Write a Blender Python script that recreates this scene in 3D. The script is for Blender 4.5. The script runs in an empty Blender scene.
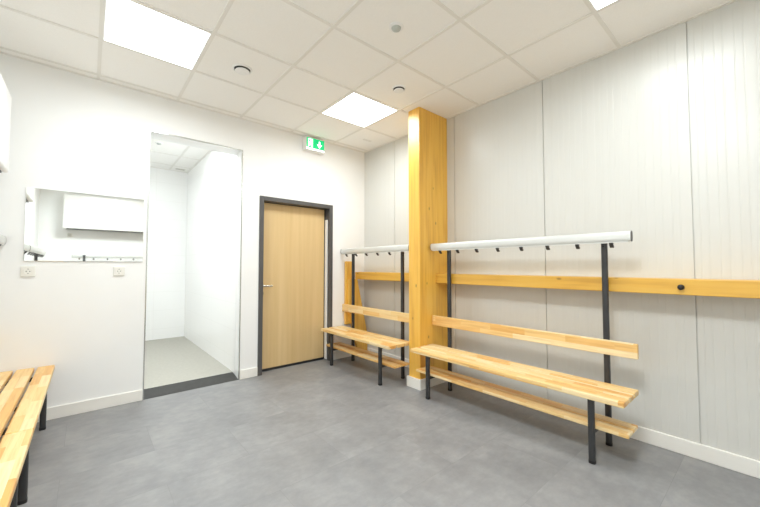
import bpy, bmesh, math, random
from mathutils import Vector, Matrix
random.seed(4)
S = bpy.context.scene
COL = S.collection

# ------------------------------------------------------------------ sizes of the room (metres, corner of back and right wall = origin)
H = 2.853            # ceiling
XL, YF = -3.69, -5.06   # left wall, wall behind the camera
OX0, OX1, OZ = -2.562, -1.712, 2.50   # shower opening
WT = 0.125           # thickness of the back wall

# ------------------------------------------------------------------ materials
def new_mat(name):
    m = bpy.data.materials.new(name); m.use_nodes = True
    nt = m.node_tree; b = nt.nodes['Principled BSDF']
    return m, nt, b
def N(nt, t, **kw):
    n = nt.nodes.new(t)
    for k, v in kw.items(): setattr(n, k, v)
    return n
def math_node(nt, op, a, b=None):
    n = N(nt, 'ShaderNodeMath', operation=op)
    for i, v in enumerate((a, b)):
        if v is None: continue
        if isinstance(v, (int, float)): n.inputs[i].default_value = v
        else: nt.links.new(v, n.inputs[i])
    return n.outputs[0]
def ramp(nt, fac, stops):
    r = N(nt, 'ShaderNodeValToRGB'); e = r.color_ramp.elements
    while len(e) < len(stops): e.new(.5)
    for i, (p, c) in enumerate(stops):
        e[i].position = p; e[i].color = (*c, 1)
    nt.links.new(fac, r.inputs[0]); return r.outputs[0]
def mix(nt, fac, a, b, mode='MIX'):
    n = N(nt, 'ShaderNodeMix', data_type='RGBA', blend_type=mode)
    for sock, v in ((n.inputs[0], fac), (n.inputs[6], a), (n.inputs[7], b)):
        if isinstance(v, (int, float)): sock.default_value = v
        elif isinstance(v, tuple): sock.default_value = (*v, 1)
        else: nt.links.new(v, sock)
    return n.outputs[2]
def noise(nt, vec, scale, detail=3, rough=.5):
    n = N(nt, 'ShaderNodeTexNoise'); n.inputs['Scale'].default_value = scale
    n.inputs['Detail'].default_value = detail; n.inputs['Roughness'].default_value = rough
    nt.links.new(vec, n.inputs['Vector']); return n.outputs['Fac']
def mapping(nt, vec, scale=(1,1,1), loc=(0,0,0)):
    n = N(nt, 'ShaderNodeMapping'); n.inputs['Scale'].default_value = scale; n.inputs['Location'].default_value = loc
    nt.links.new(vec, n.inputs['Vector']); return n.outputs[0]
def bump(nt, b, height, strength, dist=.002):
    n = N(nt, 'ShaderNodeBump'); n.inputs['Strength'].default_value = strength; n.inputs['Distance'].default_value = dist
    nt.links.new(height, n.inputs['Height']); nt.links.new(n.outputs[0], b.inputs['Normal'])
def objco(nt): return N(nt, 'ShaderNodeTexCoord').outputs['Object']

def plain(name, col, rough=.5, metal=0., spec=.5, mottle=.03, scale=6.):
    m, nt, b = new_mat(name)
    f = noise(nt, objco(nt), scale, 4)
    c0 = tuple(max(0, v*(1-mottle)) for v in col); c1 = tuple(min(1, v*(1+mottle)) for v in col)
    nt.links.new(ramp(nt, f, [(.3, c0), (.7, c1)]), b.inputs['Base Color'])
    b.inputs['Roughness'].default_value = rough; b.inputs['Metallic'].default_value = metal
    b.inputs['Specular IOR Level'].default_value = spec
    return m
def emit(name, col, strength):
    m, nt, b = new_mat(name)
    b.inputs['Base Color'].default_value = (*[min(1, v) for v in col], 1)
    b.inputs['Emission Color'].default_value = (*col, 1); b.inputs['Emission Strength'].default_value = strength
    return m

WATTS, SPREAD = 20.0, 172
LAMP = 3.0
M = {}
M['paint'] = plain('white_wall_paint', (.873, .878, .873), .75, spec=.3, mottle=.012, scale=3)
M['base'] = plain('white_baseboard', (.86, .845, .80), .5, mottle=.01)
M['lamp'] = emit('light_panel_diffuser', (.94, 1, 1.02), LAMP)
M['white'] = plain('white_lacquer', (.86, .86, .85), .35, mottle=.01)
M['steel'] = plain('anthracite_steel', (.036, .037, .039), .42, mottle=.08)
M['black'] = plain('black_plastic', (.012, .012, .013), .5, mottle=.1)
M['frame'] = plain('grey_door_frame', (.085, .083, .083), .45, mottle=.05)
M['alu'] = plain('anodised_aluminium', (.70, .71, .69), .38, metal=.25, mottle=.02)
M['chrome'] = plain('chrome_trim', (.62, .62, .60), .22, metal=1., mottle=.02)
M['hook'] = plain('dark_hook_metal', (.045, .044, .043), .4, metal=.3)
M['grid'] = plain('ceiling_grid_bar', (.82, .805, .765), .5, mottle=.01)
M['socket'] = plain('socket_plastic', (.82, .81, .76), .3, mottle=.01)
M['shade'] = plain('socket_recess', (.55, .54, .50), .4, mottle=.01)
M['lens'] = plain('sensor_lens', (.46, .49, .46), .35, mottle=.03)
M['dark'] = plain('dark_slot', (.03, .03, .03), .6)
M['green'] = emit('exit_sign_green', (0.0, .40, .13), .95)
M['signwhite'] = emit('exit_sign_white', (.85, 1, .92), 1.6)
M['ramp'] = plain('dark_threshold', (.042, .041, .039), .55, mottle=.15, scale=20)

m, nt, b = new_mat('mirror_glass'); M['mirror'] = m
b.inputs['Base Color'].default_value = (.93, .95, .93, 1); b.inputs['Metallic'].default_value = 1; b.inputs['Roughness'].default_value = .015
g = noise(nt, objco(nt), 40, 2); nt.links.new(ramp(nt, g, [(0, (.015,)*3), (1, (.03,)*3)]), b.inputs['Roughness'])

# mineral ceiling tiles
m, nt, b = new_mat('ceiling_tile'); M['tile'] = m
co = objco(nt); f = noise(nt, co, 160, 3); f2 = noise(nt, co, 1.3, 2)
c = mix(nt, .25, ramp(nt, f, [(.3, (.91, .90, .875)), (.7, (.955, .945, .92))]), ramp(nt, f2, [(.3, (.915, .905, .88)), (.7, (.945, .935, .91))]))
nt.links.new(c, b.inputs['Base Color']); b.inputs['Roughness'].default_value = .9; b.inputs['Specular IOR Level'].default_value = .1
bump(nt, b, f, .12, .001)

# ribbed sandwich panel paint
m, nt, b = new_mat('panel_coating'); M['panel'] = m
co = objco(nt); f = noise(nt, mapping(nt, co, (1, 14, .04)), 2, 3)
nt.links.new(ramp(nt, f, [(.3, (.655, .65, .615)), (.7, (.672, .667, .632))]), b.inputs['Base Color'])
b.inputs['Roughness'].default_value = .30; b.inputs['Specular IOR Level'].default_value = .45
bump(nt, b, noise(nt, mapping(nt, co, (1, 30, .03)), 1, 2), .1, .001)

# shower tiles: big white tiles with pale joints
m, nt, b = new_mat('white_wall_tiles'); M['showertile'] = m
co = objco(nt); sx = N(nt, 'ShaderNodeSeparateXYZ'); nt.links.new(co, sx.inputs[0])
u = math_node(nt, 'ADD', sx.outputs[0], sx.outputs[1])
def joint(v, p, w, off):
    q = math_node(nt, 'FRACT', math_node(nt, 'DIVIDE', math_node(nt, 'ADD', v, off), p))
    return math_node(nt, 'LESS_THAN', q, w / p)
j = math_node(nt, 'MAXIMUM', joint(u, .6, .006, 10.2), joint(sx.outputs[2], .3, .006, 10.0))
nt.links.new(mix(nt, j, (.93, .93, .925), (.885, .885, .875)), b.inputs['Base Color']); b.inputs['Roughness'].default_value = .25

m = plain('shower_floor', (.44, .425, .375), .6, mottle=.05, scale=30); M['showerfloor'] = m

# grey concrete-look vinyl floor
m, nt, b = new_mat('grey_floor'); M['floor'] = m
co = objco(nt)
br = N(nt, 'ShaderNodeTexBrick'); br.inputs['Scale'].default_value = 1; br.offset = .5
br.inputs['Brick Width'].default_value = .92; br.inputs['Row Height'].default_value = .46
br.inputs['Mortar Size'].default_value = .0012; br.inputs['Mortar Smooth'].default_value = .3
br.inputs['Color1'].default_value = (.0, .0, .0, 1); br.inputs['Color2'].default_value = (1, 1, 1, 1); br.inputs['Mortar'].default_value = (.5, .5, .5, 1)
nt.links.new(mapping(nt, co, (1, 1, 1), (.31, .17, 0)), br.inputs['Vector'])
tone = br.outputs['Color']
shift = N(nt, 'ShaderNodeVectorMath', operation='MULTIPLY_ADD'); nt.links.new(tone, shift.inputs[0]); shift.inputs[1].default_value = (3, 5, 0); nt.links.new(co, shift.inputs[2])
big = noise(nt, mapping(nt, shift.outputs[0], (1.25, 1, 1)), 2.2, 6, .62)
fine = noise(nt, mapping(nt, shift.outputs[0], (1.0, 1.5, 1)), 13, 5, .65)
f = math_node(nt, 'ADD', math_node(nt, 'MULTIPLY', big, .7), math_node(nt, 'MULTIPLY', fine, .3))
f = math_node(nt, 'ADD', f, math_node(nt, 'MULTIPLY', math_node(nt, 'SUBTRACT', tone, .5), .035))
c = ramp(nt, f, [(.30, (.180, .182, .188)), (.5, (.250, .250, .254)), (.70, (.335, .332, .332))])
c = mix(nt, math_node(nt, 'MULTIPLY', br.outputs['Fac'], .35), c, (.13, .13, .135))
nt.links.new(c, b.inputs['Base Color'])
nt.links.new(ramp(nt, big, [(.3, (.36,)*3), (.7, (.50,)*3)]), b.inputs['Roughness']); b.inputs['Specular IOR Level'].default_value = .45
bump(nt, b, fine, .08, .001)

# finger-jointed bench wood: staves along local y
m, nt, b = new_mat('finger_jointed_wood'); M['bench'] = m
co = objco(nt); oi = N(nt, 'ShaderNodeObjectInfo').outputs['Random']
sx = N(nt, 'ShaderNodeSeparateXYZ'); nt.links.new(co, sx.inputs[0])
row = math_node(nt, 'FLOOR', math_node(nt, 'ADD', math_node(nt, 'DIVIDE', math_node(nt, 'ADD', sx.outputs[0], sx.outputs[2]), .0475), math_node(nt, 'MULTIPLY', oi, 57)))
wn = N(nt, 'ShaderNodeTexWhiteNoise', noise_dimensions='1D'); nt.links.new(row, wn.inputs['W'])
u = math_node(nt, 'ADD', math_node(nt, 'DIVIDE', sx.outputs[1], .31), math_node(nt, 'MULTIPLY', wn.outputs['Value'], 13))
cell = math_node(nt, 'FLOOR', u)
cv = N(nt, 'ShaderNodeCombineXYZ'); nt.links.new(row, cv.inputs[0]); nt.links.new(cell, cv.inputs[1])
w2 = N(nt, 'ShaderNodeTexWhiteNoise', noise_dimensions='2D'); nt.links.new(cv.outputs[0], w2.inputs['Vector'])
base = ramp(nt, w2.outputs['Value'], [(0, (.74, .39, .11)), (.25, (.83, .53, .20)), (.65, (.88, .64, .30)), (1, (.90, .73, .44))])
off = N(nt, 'ShaderNodeVectorMath', operation='MULTIPLY_ADD'); nt.links.new(w2.outputs['Color'], off.inputs[0]); off.inputs[1].default_value = (9, 9, 9); nt.links.new(co, off.inputs[2])
gr = noise(nt, mapping(nt, off.outputs[0], (45, 2.2, 45)), 1.4, 4, .6)
c = mix(nt, .75, base, ramp(nt, gr, [(.3, (.80, .70, .58)), (.55, (1, 1, 1)), (.8, (1, .98, .95))]), 'MULTIPLY')
nt.links.new(c, b.inputs['Base Color']); b.inputs['Roughness'].default_value = .38

def spruce(name, scale, knots, tone=1.0):
    m, nt, b = new_mat(name)
    co = objco(nt); oi = N(nt, 'ShaderNodeObjectInfo').outputs['Random']
    gr = noise(nt, mapping(nt, co, scale), 1.0, 5, .55)
    big = noise(nt, mapping(nt, co, tuple(s*.12 for s in scale)), 1.0, 2)
    c = mix(nt, .4, ramp(nt, gr, [(.32, (.66, .32, .045)), (.52, (.88, .50, .075)), (.8, (.93, .61, .14))]), ramp(nt, big, [(.3, (.79, .42, .055)), (.7, (.90, .56, .10))]))
    vo = N(nt, 'ShaderNodeTexVoronoi', feature='F1'); vo.inputs['Scale'].default_value = 1.0
    nt.links.new(mapping(nt, co, knots, (.37, .21, .4)), vo.inputs['Vector'])
    k = ramp(nt, vo.outputs['Distance'], [(.0, (.30, .30, .30)), (.055, (.45, .42, .40)), (.10, (1, 1, 1))])
    c = mix(nt, .8, c, k, 'MULTIPLY')
    c = mix(nt, 1.0, c, (tone, tone, tone), 'MULTIPLY')
    nt.links.new(c, b.inputs['Base Color']); b.inputs['Roughness'].default_value = .36; b.inputs['Specular IOR Level'].default_value = .7
    return m
M['spruce_z'] = spruce('spruce_upright', (28, 28, 1.6), (9, 9, 4.6))
M['spruce_y'] = spruce('spruce_lengthwise', (28, 1.6, 28), (9, 4.2, 9), .86)

m, nt, b = new_mat('light_oak_veneer'); M['oak'] = m
co = objco(nt)
gr = noise(nt, mapping(nt, co, (22, 22, .8)), 1, 5, .6); bd = noise(nt, mapping(nt, co, (5, 5, .15)), 1, 2)
c = mix(nt, .5, ramp(nt, gr, [(.3, (.60, .415, .19)), (.6, (.70, .505, .255)), (.8, (.74, .55, .295))]), ramp(nt, bd, [(.3, (.62, .43, .195)), (.7, (.75, .56, .30))]))
nt.links.new(c, b.inputs['Base Color']); b.inputs['Roughness'].default_value = .45

# ------------------------------------------------------------------ mesh helpers
def add_box(bm, x0, x1, y0, y1, z0, z1, bev=0, seg=2):
    r = bmesh.ops.create_cube(bm, size=1, matrix=Matrix.Translation(((x0+x1)/2, (y0+y1)/2, (z0+z1)/2)) @ Matrix.Diagonal((abs(x1-x0), abs(y1-y0), abs(z1-z0), 1)))
    if bev:
        es = list({e for v in r['verts'] for e in v.link_edges})
        bmesh.ops.bevel(bm, geom=es, offset=bev, segments=seg, affect='EDGES', profile=.5)
def box(*a, **k):
    bm = bmesh.new(); add_box(bm, *a, **k); return bm
def add_prism(bm, pts, axis, a0, a1):
    """polygon of 2-D points extruded along an axis (0: pts=(y,z); 1: pts=(x,z); 2: pts=(x,y))"""
    def P(p, a): return {0: (a, p[0], p[1]), 1: (p[0], a, p[1]), 2: (p[0], p[1], a)}[axis]
    lo = [bm.verts.new(P(p, a0)) for p in pts]; hi = [bm.verts.new(P(p, a1)) for p in pts]
    n = len(pts)
    fs = [bm.faces.new(lo), bm.faces.new(hi[::-1])]
    for i in range(n): fs.append(bm.faces.new((lo[i], hi[i], hi[(i+1) % n], lo[(i+1) % n])))
    bmesh.ops.recalc_face_normals(bm, faces=fs)
def prism(*a):
    bm = bmesh.new(); add_prism(bm, *a); return bm
def oval(rx, ry, n=28, p=2.6, cx=0, cy=0):
    out = []
    for i in range(n):
        t = 2*math.pi*i/n; c, s = math.cos(t), math.sin(t)
        out.append((cx + rx*math.copysign(abs(c)**(2/p), c), cy + ry*math.copysign(abs(s)**(2/p), s)))
    return out
def add_lathe(bm, prof, center, n=36, axis='z'):
    """profile of (radius, height) spun round an axis through center"""
    rings = []
    for r, h in prof:
        ring = []
        for i in range(n):
            t = 2*math.pi*i/n; a, b_ = r*math.cos(t), r*math.sin(t)
            v = {'z': (a, b_, h), 'y': (a, h, b_), 'x': (h, a, b_)}[axis]
            ring.append(bm.verts.new(Vector(center) + Vector(v)))
        rings.append(ring)
    fs = []
    for A, B in zip(rings, rings[1:]):
        for i in range(n): fs.append(bm.faces.new((A[i], A[(i+1) % n], B[(i+1) % n], B[i])))
    fs.append(bm.faces.new(rings[0])); fs.append(bm.faces.new(rings[-1]))
    bmesh.ops.recalc_face_normals(bm, faces=fs)
def lathe(*a, **k):
    bm = bmesh.new(); add_lathe(bm, *a, **k); return bm
def obj(name, bm, mat, parent=None, smooth=False, origin=None):
    me = bpy.data.meshes.new(name)
    if origin is not None: bmesh.ops.translate(bm, verts=bm.verts, vec=-Vector(origin))
    bm.to_mesh(me); bm.free()
    me.materials.append(mat)
    if smooth:
        for p in me.polygons: p.use_smooth = True
        try: me.set_sharp_from_angle(angle=math.radians(35))
        except Exception: pass
    o = bpy.data.objects.new(name, me); COL.objects.link(o)
    if origin is not None: o.location = origin
    if parent is not None: o.parent = parent
    return o
def tag(o, label, cat, group=None, kind=None):
    o['label'] = label; o['category'] = cat
    if group: o['group'] = group
    if kind: o['kind'] = kind
    return o
def thing(name, label, cat, loc=(0, 0, 0), rz=0, group=None, kind=None):
    o = bpy.data.objects.new(name, None); COL.objects.link(o); o.empty_display_size = .1
    o.location = loc; o.rotation_euler = (0, 0, rz)
    return tag(o, label, cat, group, kind)
def struct(name, bm, mat, label, cat):
    return tag(obj(name, bm, mat), label, cat, kind='structure')
def copy_tree(o, parent=None):
    c = o.copy(); COL.objects.link(c); c.parent = parent
    for ch in list(o.children): copy_tree(ch, c)
    return c

# ------------------------------------------------------------------ the room shell
struct('floor', box(XL-.12, .15, YF-.12, WT+.065, -.12, 0), M['floor'], 'grey concrete-look vinyl floor of the changing room', 'floor')
bm = bmesh.new(); add_box(bm, XL-.12, .15, YF-.12, WT, H, H+.1)
struct('ceiling', bm, M['tile'], 'white mineral tile ceiling of the changing room', 'ceiling')
# back wall with shower opening and doorway
DX0, DX1, DZ = -1.512, -.535, 2.026      # outside of the door frame
bm = bmesh.new()
for x0, x1, z0, z1 in ((XL-.12, OX0, 0, H), (OX0, OX1, OZ, H), (OX1, DX0+.02, 0, H), (DX0+.02, DX1-.02, DZ-.02, H), (DX1-.02, .15, 0, H)):
    add_box(bm, x0, x1, 0, WT, z0, z1)
add_box(bm, OX0-.3, OX1, WT, .225, OZ, 2.835)   # deep lintel over the opening
struct('wall_back', bm, M['paint'], 'white plastered wall with the oak door and the shower opening', 'wall')
struct('wall_left', box(XL-.12, XL, YF-.12, 0, 0, H), M['paint'], 'white plastered wall behind the slatted benches at left', 'wall')
struct('wall_front', box(XL, 0, YF-.12, YF, 0, H), M['paint'], 'white plastered wall opposite the oak door, seen in the mirror', 'wall')
# right wall: ribbed sandwich panels 0.945 wide, with open joints
prof = []
seams = [-.631-.9455*k for k in range(-1, 6)]
def rib(y, w, d): prof.extend([(d*0, y), (d, y-w*.3), (d, y-w*.7), (0, y-w)])
prof.append((0, 0.0))
for a, b_ in zip(seams, seams[1:]):
    y0, y1 = min(a, 0), max(b_, YF)
    if a < 0: prof.extend([(0, a+.0042), (.011, a+.003), (.011, a-.003), (0, a-.0042)])
    k = 0
    y = a - .03
    while y > b_ + .03:
        if y < -.02 and y > YF + .03:
            rib(y, .010 if k % 2 else .006, .0009)
        y -= (.052 if k % 2 else .038); k += 1
prof.append((0, YF))
pts = [(x, y) for x, y in prof] + [(.12, YF), (.12, 0)]
struct('wall_right', prism(pts, 2, 0, H), M['panel'], 'pale grey ribbed panel wall behind the long bench', 'wall')
# baseboards
bm = bmesh.new()
for x0, x1 in ((XL, OX0-.008), (OX1+.008, DX0-.002), (DX1+.002, 0)): add_box(bm, x0, x1, -.014, 0, 0, .098, .003, 1)
struct('baseboard_back', bm, M['base'], 'white baseboard along the wall with the oak door', 'baseboard')
bm = bmesh.new()
for y0, y1 in ((-1.310, -.015), (YF, -1.50)): add_box(bm, -.016, 0, y0, y1, 0, .098, .003, 1)
struct('baseboard_right', bm, M['base'], 'white baseboard along the ribbed panel wall', 'baseboard')
struct('baseboard_left', box(XL, XL+.014, YF, -.015, 0, .098, bev=.003, seg=1), M['base'], 'white baseboard behind the slatted benches', 'baseboard')
struct('baseboard_front', box(XL+.015, -.02, YF, YF+.014, 0, .098, bev=.003, seg=1), M['base'], 'white baseboard on the wall opposite the door', 'baseboard')
# ceiling grid
GX = [-.547-.6*k for k in range(0, 6)]; GY = [-.696+.6-.6*k for k in range(0, 9)]
GX = [x for x in GX if x > XL+.03]; GY = [y for y in GY if y > YF+.03]
bm = bmesh.new()
for x in GX: add_box(bm, x-.012, x+.012, YF, 0, H-.005, H)
for y in GY:
    xs = [0] + GX + [XL]
    for a, b_ in zip(xs, xs[1:]):
        add_box(bm, b_+(.012 if b_ != XL else 0), a-(.012 if a != 0 else 0), y-.012, y+.012, H-.0052, H)
struct('trim_1', bm, M['grid'], 'off-white grid bars between the ceiling tiles', 'ceiling grid')
bm = bmesh.new()
add_box(bm, XL, 0, -.02, 0, H-.006, H); add_box(bm, XL, 0, YF, YF+.02, H-.006, H)
add_box(bm, -.02, 0, YF+.02, -1.482, H-.006, H); add_box(bm, -.02, 0, -1.328, -.02, H-.006, H); add_box(bm, XL, XL+.02, YF+.02, -.02, H-.006, H)
struct('trim_2', bm, M['grid'], 'off-white edge strip where ceiling and walls meet', 'ceiling trim')

# ------------------------------------------------------------------ shower room behind the opening
SY, SXL, SH, SZ = 2.76, -3.25, 2.835, .036
struct('wall_shower_right', box(OX1, OX1+.09, WT, SY, 0, SH), M['showertile'], 'white tiled wall on the right in the shower room', 'wall')
struct('wall_shower_back', box(SXL, OX1+.09, SY, SY+.1, 0, SH), M['showertile'], 'white tiled wall at the far end of the shower room', 'wall')
struct('wall_shower_left', box(SXL-.1, SXL, WT, SY, 0, SH), M['showertile'], 'white tiled wall on the left in the shower room', 'wall')
struct('floor_shower', box(SXL, OX1, .19, SY, -.05, SZ), M['showerfloor'], 'beige grey floor of the shower room', 'floor')
bm = bmesh.new(); add_box(bm, SXL-.1, OX1+.09, WT, SY+.1, SH, SH+.08)
struct('ceiling_shower', bm, M['tile'], 'white tile ceiling of the shower room', 'ceiling')
bm = bmesh.new()
SGX = [OX1-.27-.6*k for k in range(3)]; SGY = [SY-.32-.6*k for k in range(4)]
for x in SGX: add_box(bm, x-.012, x+.012, WT, SY, SH-.005, SH)
for y in SGY: add_box(bm, SXL, OX1, y-.012, y+.012, SH-.0052, SH)
add_box(bm, SXL, OX1, SY-.02, SY, SH-.006, SH); add_box(bm, OX1-.02, OX1, WT, SY-.02, SH-.006, SH)
struct('trim_3', bm, M['grid'], 'off-white grid bars on the shower room ceiling', 'ceiling grid')
bm = bmesh.new()
add_box(bm, OX0-.007, OX0+.003, -.004, .01, 0, OZ+.007); add_box(bm, OX1-.003, OX1+.007, -.004, .01, 0, OZ+.007)
add_box(bm, OX0+.003, OX1-.003, -.004, .01, OZ-.003, OZ+.007)
struct('trim_4', bm, M['chrome'], 'thin chrome edge strip around the shower opening', 'trim')
t = thing('threshold_ramp', 'dark grey sloping threshold strip at the foot of the shower opening', 'threshold', ((OX0+OX1)/2, .1, 0))
a = (OX1-OX0)/2 - .004
obj('body', prism([(-.10, 0), (-.10, .003), (.085, .034), (.085, 0)], 0, -a, a), M['ramp'], t)
o = obj('edge_strip', box(-a, a, .0855, .0895, 0, .040), M['chrome'], t); o['label'] = 'thin metal edge strip'

# ------------------------------------------------------------------ door
d = thing('door_1', 'light oak door with lever handle in a dark grey steel frame', 'door', (-1.02, 0, 0), kind='structure')
X = lambda v: v + 1.02
bm = bmesh.new(); fw = .05
for x0, x1, z0, z1 in ((DX0, DX0+fw, 0, DZ), (DX1-fw, DX1, 0, DZ), (DX0+fw, DX1-fw, DZ-fw, DZ)):
    add_box(bm, X(x0), X(x1), -.013, WT+.02, z0, z1, .003, 1)
for x0, x1, z0, z1 in ((DX0+fw, DX0+fw+.016, 0, DZ-fw), (DX1-fw-.012, DX1-fw, 0, DZ-fw), (DX0+fw, DX1-fw, DZ-fw-.014, DZ-fw)):
    add_box(bm, X(x0), X(x1), WT+.0, WT+.02, z0, z1)
fr = obj('door_frame', bm, M['frame'], d); fr['label'] = 'dark grey steel door frame'
LY = .098
leaf = obj('door_leaf', box(X(DX0+fw+.004), X(DX1-fw-.016), LY, LY+.042, .030, DZ-fw-.004, bev=.002, seg=1), M['oak'], d); leaf['label'] = 'light oak veneer door leaf'
obj('hinge_gap_shade', box(X(DX1-fw-.0155), X(DX1-fw-.002), LY+.004, LY+.03, .012, DZ-fw-.004), M['black'], d)  # black strip painted in for the shaded gap between leaf and frame
obj('drop_seal', box(X(DX0+fw+.004), X(DX1-fw-.016), LY+.004, LY+.040, .001, .0295), M['black'], d)
gd = obj('finger_guard', box(X(DX1-fw-.013), X(DX1-fw-.0005), .034, .088, .012, 1.835, bev=.004), M['white'], d); gd['label'] = 'white finger guard strip on the hinge side'
# lever handle: rose, neck, lever, keyhole rose
hx, hz = X(-1.436), .992
h = obj('door_handle', lathe([(.026, LY), (.026, LY-.006), (.022, LY-.009), (.010, LY-.010), (.010, LY-.048), (.0, LY-.05)], (hx, 0, hz), 24, 'y'), M['chrome'], d, smooth=True); h['label'] = 'brushed steel lever handle'
bm = bmesh.new(); add_prism(bm, oval(.007, .0095, 16, 2.4, LY-.052, hz), 0, hx-.010, hx+.108)
obj('lever', bm, M['chrome'], h, smooth=True)
obj('keyhole_rose', lathe([(.024, LY), (.024, LY-.006), (.020, LY-.008), (.0, LY-.008)], (hx, 0, hz-.085), 24, 'y'), M['chrome'], h, smooth=True)

# ------------------------------------------------------------------ timber column, beams, braces
CX, CY0, CY1 = -.450, -1.480, -1.325
t = thing('timber_column', 'tall yellow spruce timber column rising to the ceiling between the two benches', 'column', (-.225, -1.4025, 0), kind='thing')
bm = bmesh.new(); add_box(bm, -.225, .224, CY0+1.4025, CY1+1.4025, 0, H-.001, .004, 2)
sh = obj('shaft', bm, M['spruce_z'], t)
bm = bmesh.new()
x0, x1, y0, y1 = -.243, .224, CY0+1.4025-.017, CY1+1.4025+.017
add_prism(bm, [(x0, y0), (x1, y0), (x1, y0+.0165), (x0+.0175, y0+.0165), (x0+.0175, y1-.0165), (x1, y1-.0165), (x1, y1), (x0, y1)], 2, 0, .1)
o = obj('base_board', bm, M['base'], t); o['label'] = 'white board around the foot of the column'
BZ0, BZ1, BX = 1.046, 1.143, -.205
bm = bmesh.new(); add_box(bm, BX, -.001, YF+.001, CY0-.001, BZ0, BZ1, .004, 2)
tag(obj('timber_beam', bm, M['spruce_y'], origin=(BX/2, -3.27, BZ0)), 'long horizontal spruce beam on the panel wall behind the long bench', 'beam', kind='thing')
bm = bmesh.new(); add_box(bm, BX, -.001, CY1+.001, -.0585, BZ0, BZ1, .004, 2)
tag(obj('timber_beam', bm, M['spruce_y'], origin=(BX/2, -.68, BZ0)), 'short horizontal spruce beam between the column and the room corner', 'beam', kind='thing')
bm = bmesh.new(); add_box(bm, -.352, -.246, -.058, -.0155, .45, 1.288, .003, 1)
tag(obj('upright_board', bm, M['spruce_z'], origin=(-.306, -.035, .45)), 'upright spruce board on the white wall behind the short bench', 'board', kind='thing')
bm = bmesh.new()
add_prism(bm, [(-.330, 1.047), (-.196, 1.047), (-.020, .29), (-.020, .03), (-.168, .03), (-.330, .66)], 1, -.098, -.0585)
tag(obj('diagonal_board', bm, M['spruce_z'], origin=(-.15, -.078, .5)), 'slanting spruce brace in the corner beneath the short beam', 'board', kind='thing')
t = thing('wall_stop', 'small round black stop on the front of the long spruce beam', 'door stop', (BX-.0005, -3.425, 1.093))
obj('base', lathe([(.017, 0), (.017, -.006), (.013, -.008), (0, -.008)], (0, 0, 0), 20, 'x'), M['black'], t, smooth=True)
obj('bumper', lathe([(.013, -.008), (.015, -.016), (.014, -.028), (.009, -.034), (0, -.036)], (0, 0, 0), 20, 'x'), M['black'], t, smooth=True)

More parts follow.
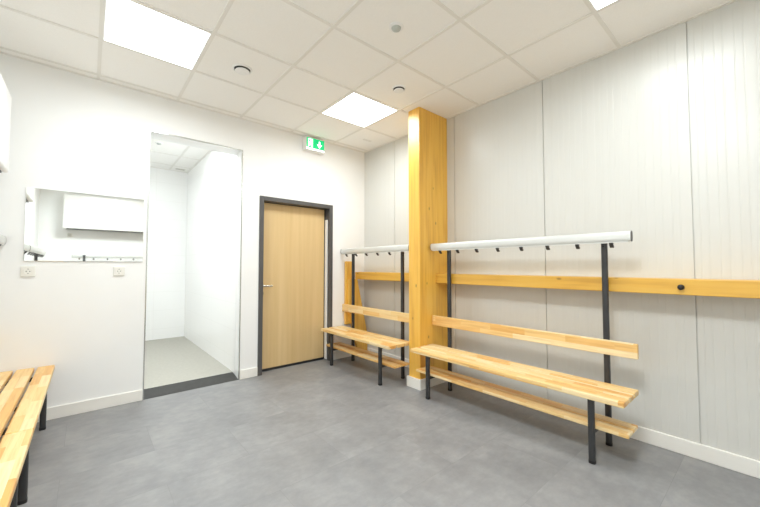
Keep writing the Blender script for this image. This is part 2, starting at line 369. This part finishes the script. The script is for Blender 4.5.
# ------------------------------------------------------------------ benches with coat rail
SEAT, RZ, RX = .432, 1.418, -.062
def make_bench(L, label, loc, rz=0, group='slatted benches with coat rails'):
    t = thing('bench', label, 'bench', loc, rz, group)
    h2 = L/2; ly = h2 - .185
    # seat of three planks, top at SEAT
    x = -.372
    for k in range(3):
        o = obj('seat_plank', box(x, x+.098, -h2, h2, SEAT-.034, SEAT, bev=.006, seg=2), M['bench'], t, origin=(x+.049, 0, SEAT-.015))
        x += .098 + .0175
    obj('backrest', box(-.046, -.0185, -h2, h2, .621, .719, bev=.005, seg=2), M['bench'], t, origin=(-.03, 0, .66))
    for x in (-.292, -.182):
        obj('shelf_plank', box(x, x+.097, -h2, h2, .199, .222, bev=.005, seg=2), M['bench'], t, origin=(x+.05, 0, .195))
    for s in (-1, 1):
        obj('rail_bracket', box(RX+.012, -.010, s*ly-.016, s*ly+.016, RZ-.012, RZ+.014, bev=.002, seg=1), M['steel'], t)
        lg = obj('leg', prism(oval(.0180, .0185, 24, 3.0, -.326, s*ly), 2, .012, SEAT-.0345), M['steel'], t, smooth=True)
        obj('foot_cap', prism(oval(.0190, .0195, 24, 3.0, -.326, s*ly), 2, 0, .018), M['black'], lg, smooth=True)
        ps = obj('post', prism(oval(.0180, .0185, 24, 3.0, 0, s*ly), 2, .012, RZ+.020), M['steel'], t, smooth=True)
        obj('foot_cap', prism(oval(.0190, .0195, 24, 3.0, 0, s*ly), 2, 0, .018), M['black'], ps, smooth=True)
        obj('bolt', lathe([(.006, -.0178), (.006, -.0208), (0, -.0215)], (0, s*ly, RZ-.058), 12, 'x'), M['black'], ps)
        obj('seat_bearer', box(-.326, 0, s*ly-.0125, s*ly+.0125, SEAT-.062, SEAT-.0345, bev=.002, seg=1), M['steel'], t)
        obj('shelf_bearer', box(-.326, 0, s*ly-.0125, s*ly+.0125, .176, .1985, bev=.002, seg=1), M['steel'], t)
    # coat rail: oval aluminium profile with a hook channel below
    bm = bmesh.new(); add_prism(bm, oval(.0185, .0345, 40, 2.8, RX, RZ), 1, -h2+.014, h2-.014)
    rail = obj('coat_rail', bm, M['alu'], t, smooth=True); rail['label'] = 'pale aluminium coat rail'
    obj('hook_channel', box(RX-.013, RX+.013, -h2+.03, h2-.03, RZ-.0395, RZ-.033), M['alu'], rail)
    for s in (-1, 1):
        obj('end_cap', prism(oval(.0190, .035, 40, 2.8, RX, RZ), 1, s*(h2-.010), s*(h2-.014)), M['frame'], rail, smooth=True)
    n = int((L-.18)/.21) + 1
    for k in range(n):
        y = (k-(n-1)/2)*.21
        # bent strip: drops out of the channel, curves forward and turns up
        path = [(RX-.010, RZ-.037), (RX-.006, RZ-.048), (RX+.001, RZ-.057), (RX+.008, RZ-.064), (RX+.015, RZ-.066)]
        w = .006; lo = []; hi = []
        for i, (px, pz) in enumerate(path):
            q0 = Vector(path[max(i-1, 0)]); q1 = Vector(path[min(i+1, len(path)-1)]); dv = (q1-q0).normalized(); nv = Vector((-dv.y, dv.x))
            lo.append((px+nv.x*w, pz+nv.y*w)); hi.append((px-nv.x*w, pz-nv.y*w))
        bm = bmesh.new(); add_prism(bm, lo + hi[::-1], 1, y-.011, y+.011)
        add_box(bm, RX-.018, RX+.010, y-.010, y+.010, RZ-.044, RZ-.0392)
        obj('hook', bm, M['hook'], rail)
    return t
make_bench(1.72, 'long wooden bench with coat rail along the ribbed panel wall, right of the column', (-.238, -2.355, 0))
make_bench(1.29, 'short wooden bench with coat rail in the corner beside the oak door', (-.338, -.658, 0))
make_bench(1.41, 'slatted wooden bench at left with its end against the wall below the mirror', (-3.531, -.716, 0), math.pi)
make_bench(1.70, 'slatted wooden bench at left nearest the viewer, its seat cut by the bottom edge', (-3.531, -2.277, 0), math.pi)
make_bench(1.70, 'bench with coat rail below the white box, only reflected in the mirror', (-2.37, -4.80, 0), math.pi/2)

# ------------------------------------------------------------------ mirror, sockets, exit sign
MX0, MX1, MZ0, MZ1 = -3.358, -2.594, 1.263, 1.841
t = thing('wall_mirror', 'frameless rectangular mirror on the white wall left of the shower opening', 'mirror', ((MX0+MX1)/2, 0, MZ0), kind='thing')
a = (MX1-MX0)/2
obj('backing', box(-a+.0005, a-.0005, -.0045, 0, .0005, MZ1-MZ0-.0005), M['lens'], t)
obj('glass', box(-a, a, -.0095, -.0047, 0, MZ1-MZ0, bev=.0015, seg=1), M['mirror'], t)
def make_socket(x, z, label):
    t = thing('wall_socket', label, 'socket', (x, 0, z), group='sockets below the mirror')
    obj('plate', box(-.041, .041, -.011, 0, -.041, .041, bev=.004), M['socket'], t)
    s = obj('insert', lathe([(.026, -.0105), (.026, -.0135), (.021, -.0135), (.020, -.0118), (0, -.0118)], (0, 0, 0), 28, 'y'), M['socket'], t, smooth=True)
    bm = bmesh.new()
    for q in (-.0095, .0095): add_lathe(bm, [(.0035, -.0117), (.0035, -.0125), (0, -.0125)], (q, 0, 0), 10, 'y')
    add_box(bm, -.004, .004, -.0125, -.0117, .0155, .019); add_box(bm, -.004, .004, -.0125, -.0117, -.019, -.0155)
    obj('contact_holes', bm, M['dark'], s)
make_socket(-3.330, 1.182, 'white wall socket below the left end of the mirror')
make_socket(-2.766, 1.178, 'white wall socket below the right end of the mirror, beside the shower opening')

t = thing('wall_switch', 'small white switch on the far wall, seen reflected in the mirror under the white box', 'switch', (-3.26, YF, 1.82))
obj('plate', box(-.04, .04, 0, .010, -.04, .04, bev=.003), M['socket'], t)
obj('rocker', box(-.027, .027, .0103, .015, -.027, .027, bev=.002, seg=1), M['shade'], t)
t = thing('exit_sign', 'green and white lit exit sign box on the wall above the oak door', 'exit sign', (-.846, 0, 2.744))
ob = obj('housing', box(-.136, .136, -.086, 0, -.078, .080, bev=.006), M['white'], t); ob['label'] = 'white plastic housing'
gf = obj('green_panel', box(-.124, .124, -.0880, -.0855, -.048, .072), M['green'], t); gf['label'] = 'lit green sign face'
obj('light_strip', box(-.124, .124, -.0880, -.0855, -.072, -.053), M['signwhite'], t)
bm = bmesh.new(); Y0, Y1 = -.0892, -.0876
# doorway
add_prism(bm, [(-.104, -.044), (-.104, .060), (-.040, .060), (-.040, -.044), (-.050, -.044), (-.050, .050), (-.094, .050), (-.094, -.044)], 1, Y0, Y1)
obj('doorway_symbol', bm, M['signwhite'], t)['label'] = 'white doorway symbol'
bm = bmesh.new()
# running figure
add_lathe(bm, [(.0085, Y0), (.0085, Y1), (0, Y1)], (-.066, 0, .038), 14, 'y')
add_prism(bm, [(-.083, .024), (-.060, .026), (-.056, .012), (-.066, -.008), (-.082, -.004)], 1, Y0, Y1)
add_prism(bm, [(-.082, .000), (-.070, -.004), (-.084, -.024), (-.100, -.030), (-.102, -.022), (-.091, -.017)], 1, Y0, Y1)
add_prism(bm, [(-.076, -.002), (-.063, -.006), (-.056, -.022), (-.058, -.043), (-.066, -.043), (-.066, -.024)], 1, Y0, Y1)
add_prism(bm, [(-.060, .024), (-.046, .010), (-.051, .006), (-.061, .014)], 1, Y0, Y1)
add_prism(bm, [(-.081, .024), (-.096, .010), (-.092, .005), (-.078, .014)], 1, Y0, Y1)
obj('running_figure', bm, M['signwhite'], t)['label'] = 'white running figure'
bm = bmesh.new()
# arrow pointing down
add_prism(bm, [(.046, .050), (.066, .050), (.066, .010), (.092, .010), (.056, -.036), (.020, .010), (.046, .010)], 1, Y0, Y1)
obj('arrow', bm, M['signwhite'], t)['label'] = 'white arrow pointing down'

# ------------------------------------------------------------------ ceiling fittings
def make_panel(x0, y0, label, z=H, power=1.0):
    """a 600 x 600 lit panel sitting in one bay of the grid"""
    t = thing('ceiling_light', label, 'ceiling light', (x0+.3, y0+.3, z), group='square ceiling light panels')
    e = .288
    bm = bmesh.new()
    add_prism(bm, [(-e, -e), (e, -e), (e, e), (-e, e)], 2, -.0065, -.0002)
    fr = obj('frame', bm, M['white'], t)
    dif = obj('diffuser', box(-e+.008, e-.008, -e+.008, e-.008, -.0085, -.0066), M['lamp'], t)
    dif['label'] = 'glowing white diffuser'
    ld = bpy.data.lights.new('panel_lamp', 'AREA'); ld.shape = 'SQUARE'; ld.size = 2*e-.016; ld.energy = WATTS*power
    ld.color = (.94, 1, 1.02); ld.spread = math.radians(SPREAD)
    lo = bpy.data.objects.new('lamp', ld); COL.objects.link(lo); lo.parent = t; lo.location = (0, 0, -.0095)
    return t
make_panel(-2.947, -1.296, 'square lit ceiling panel above the mirror and shower opening', power=.66)
make_panel(-1.147, -1.296, 'square lit ceiling panel nearest the exit sign and column', power=.70)
make_panel(-1.147, -3.696, 'square lit ceiling panel cut by the top edge above the long bench', power=.46)
make_panel(-2.947, -3.696, 'square lit ceiling panel overhead near the viewer, outside the picture', power=2.1)
make_panel(-2.60, .50, 'square lit panel on the shower room ceiling behind the lintel', SH, power=.80)

def make_valve(x, y, r, label, z=H):
    t = thing('air_valve', label, 'air valve', (x, y, z), group='round air valves in the ceiling')
    rim = obj('rim', lathe([(r, 0), (r, -.004), (r*.93, -.010), (r*.84, -.010), (r*.80, -.002), (r*.80, 0)], (0, 0, 0), 40), M['white'], t, smooth=True)
    obj('gap_shade', lathe([(r*.82, -.0012), (r*.82, -.002), (0, -.002)], (0, 0, 0), 32), M['dark'], t)  # dark disc behind the valve plate, shadow of the ring gap put in as colour
    dk = obj('disc', lathe([(r*.25, -.002), (r*.25, -.014), (r*.66, -.015), (r*.72, -.019), (r*.62, -.026), (0, -.028)], (0, 0, 0), 40), M['white'], t, smooth=True)
make_valve(-2.046, -.978, .078, 'round white air valve in the ceiling near the mirror-side light panel')
make_valve(-.848, -1.598, .064, 'small round white air valve in the ceiling beside the column top')
t = thing('motion_sensor', 'round grey lensed motion sensor in the ceiling between the light panels', 'sensor', (-1.420, -2.168, H))
obj('rim', lathe([(.050, 0), (.050, -.004), (.044, -.009), (.034, -.010), (.033, -.004), (.033, 0)], (0, 0, 0), 40), M['white'], t, smooth=True)
o = obj('lens', lathe([(.0325, -.001), (.032, -.012), (.026, -.021), (.014, -.026), (0, -.027)], (0, 0, 0), 32), M['lens'], t, smooth=True); o['label'] = 'grey domed lens'
tag(obj('ceiling_plate', box(-.062, .062, -.022, .022, -.006, 0, bev=.002, seg=1), M['grid']), 'small flat plate on the ceiling tile in the corner above the short bench', 'plate').location = (-.270, -.405, H)
t = thing('shower_sensor', 'small round fitting on the shower room ceiling', 'sensor', (-2.31, 1.40, SH))
obj('rim', lathe([(.046, 0), (.046, -.006), (.038, -.012), (0, -.012)], (0, 0, 0), 32), M['white'], t, smooth=True)
obj('lens', lathe([(.028, -.0125), (.024, -.022), (0, -.026)], (0, 0, 0), 24), M['lens'], t, smooth=True)
t = thing('vent_grille', 'small rectangular air grille on the shower room ceiling', 'grille', (-1.85, 2.60, SH), rz=0)
obj('frame', box(-.075, .075, -.045, .045, -.006, 0, bev=.002, seg=1), M['grid'], t)
bm = bmesh.new()
for k in range(5): add_box(bm, -.062, .062, -.034+k*.015, -.027+k*.015, -.008, -.0062)
obj('slats', bm, M['shade'], t)

# ------------------------------------------------------------------ white wall units high up
def make_unit(L, dep, z0, z1, label, loc, rz):
    """local: back at x=0, front at +x, length along y"""
    t = thing('wall_unit', label, 'wall unit', loc, rz, group='white wall units')
    obj('body', box(0, dep, -L/2, L/2, 0, z1-z0, bev=.018, seg=4), M['white'], t, smooth=False)
    bm = bmesh.new()
    add_box(bm, .03, dep-.03, -L/2+.05, L/2-.05, -.012, .004)
    obj('outlet', bm, M['hook'], t)
    bm = bmesh.new()
    for k in range(4): add_box(bm, .045+k*.045, .055+k*.045, -L/2+.06, L/2-.06, -.018, -.0125)
    obj('louvre', bm, M['alu'], t)
make_unit(1.12, .262, 1.895, 2.465, 'white box unit high on the left wall above the slatted bench', (XL, -.760, 1.895), 0)
make_unit(1.75, .28, 1.93, 2.57, 'large white box unit on the far wall, seen reflected in the mirror', (-2.475, YF, 1.93), math.pi/2)

# ------------------------------------------------------------------ world, camera, view
w = bpy.data.worlds.new('World'); S.world = w; w.use_nodes = True
w.node_tree.nodes['Background'].inputs[0].default_value = (.6, .6, .6, 1); w.node_tree.nodes['Background'].inputs[1].default_value = .2
cd = bpy.data.cameras.new('Camera'); cam = bpy.data.objects.new('Camera', cd); COL.objects.link(cam)
cd.sensor_width = 36; cd.lens = 340.28/760*36; cd.clip_start = .02
cam.location = (-2.97693, -3.81261, 1.22279)
cam.rotation_euler = (math.pi/2 + .03717, 0, -.70903)
S.camera = cam
S.view_settings.view_transform = 'Standard'; S.view_settings.look = 'None'
S.view_settings.gamma = 1; S.view_settings.use_curve_mapping = False
S.view_settings.exposure = 0.33
S.cycles.max_bounces = 14; S.cycles.diffuse_bounces = 10; S.cycles.glossy_bounces = 6
S.cycles.use_denoising = True
S.cycles.sample_clamp_indirect = 8
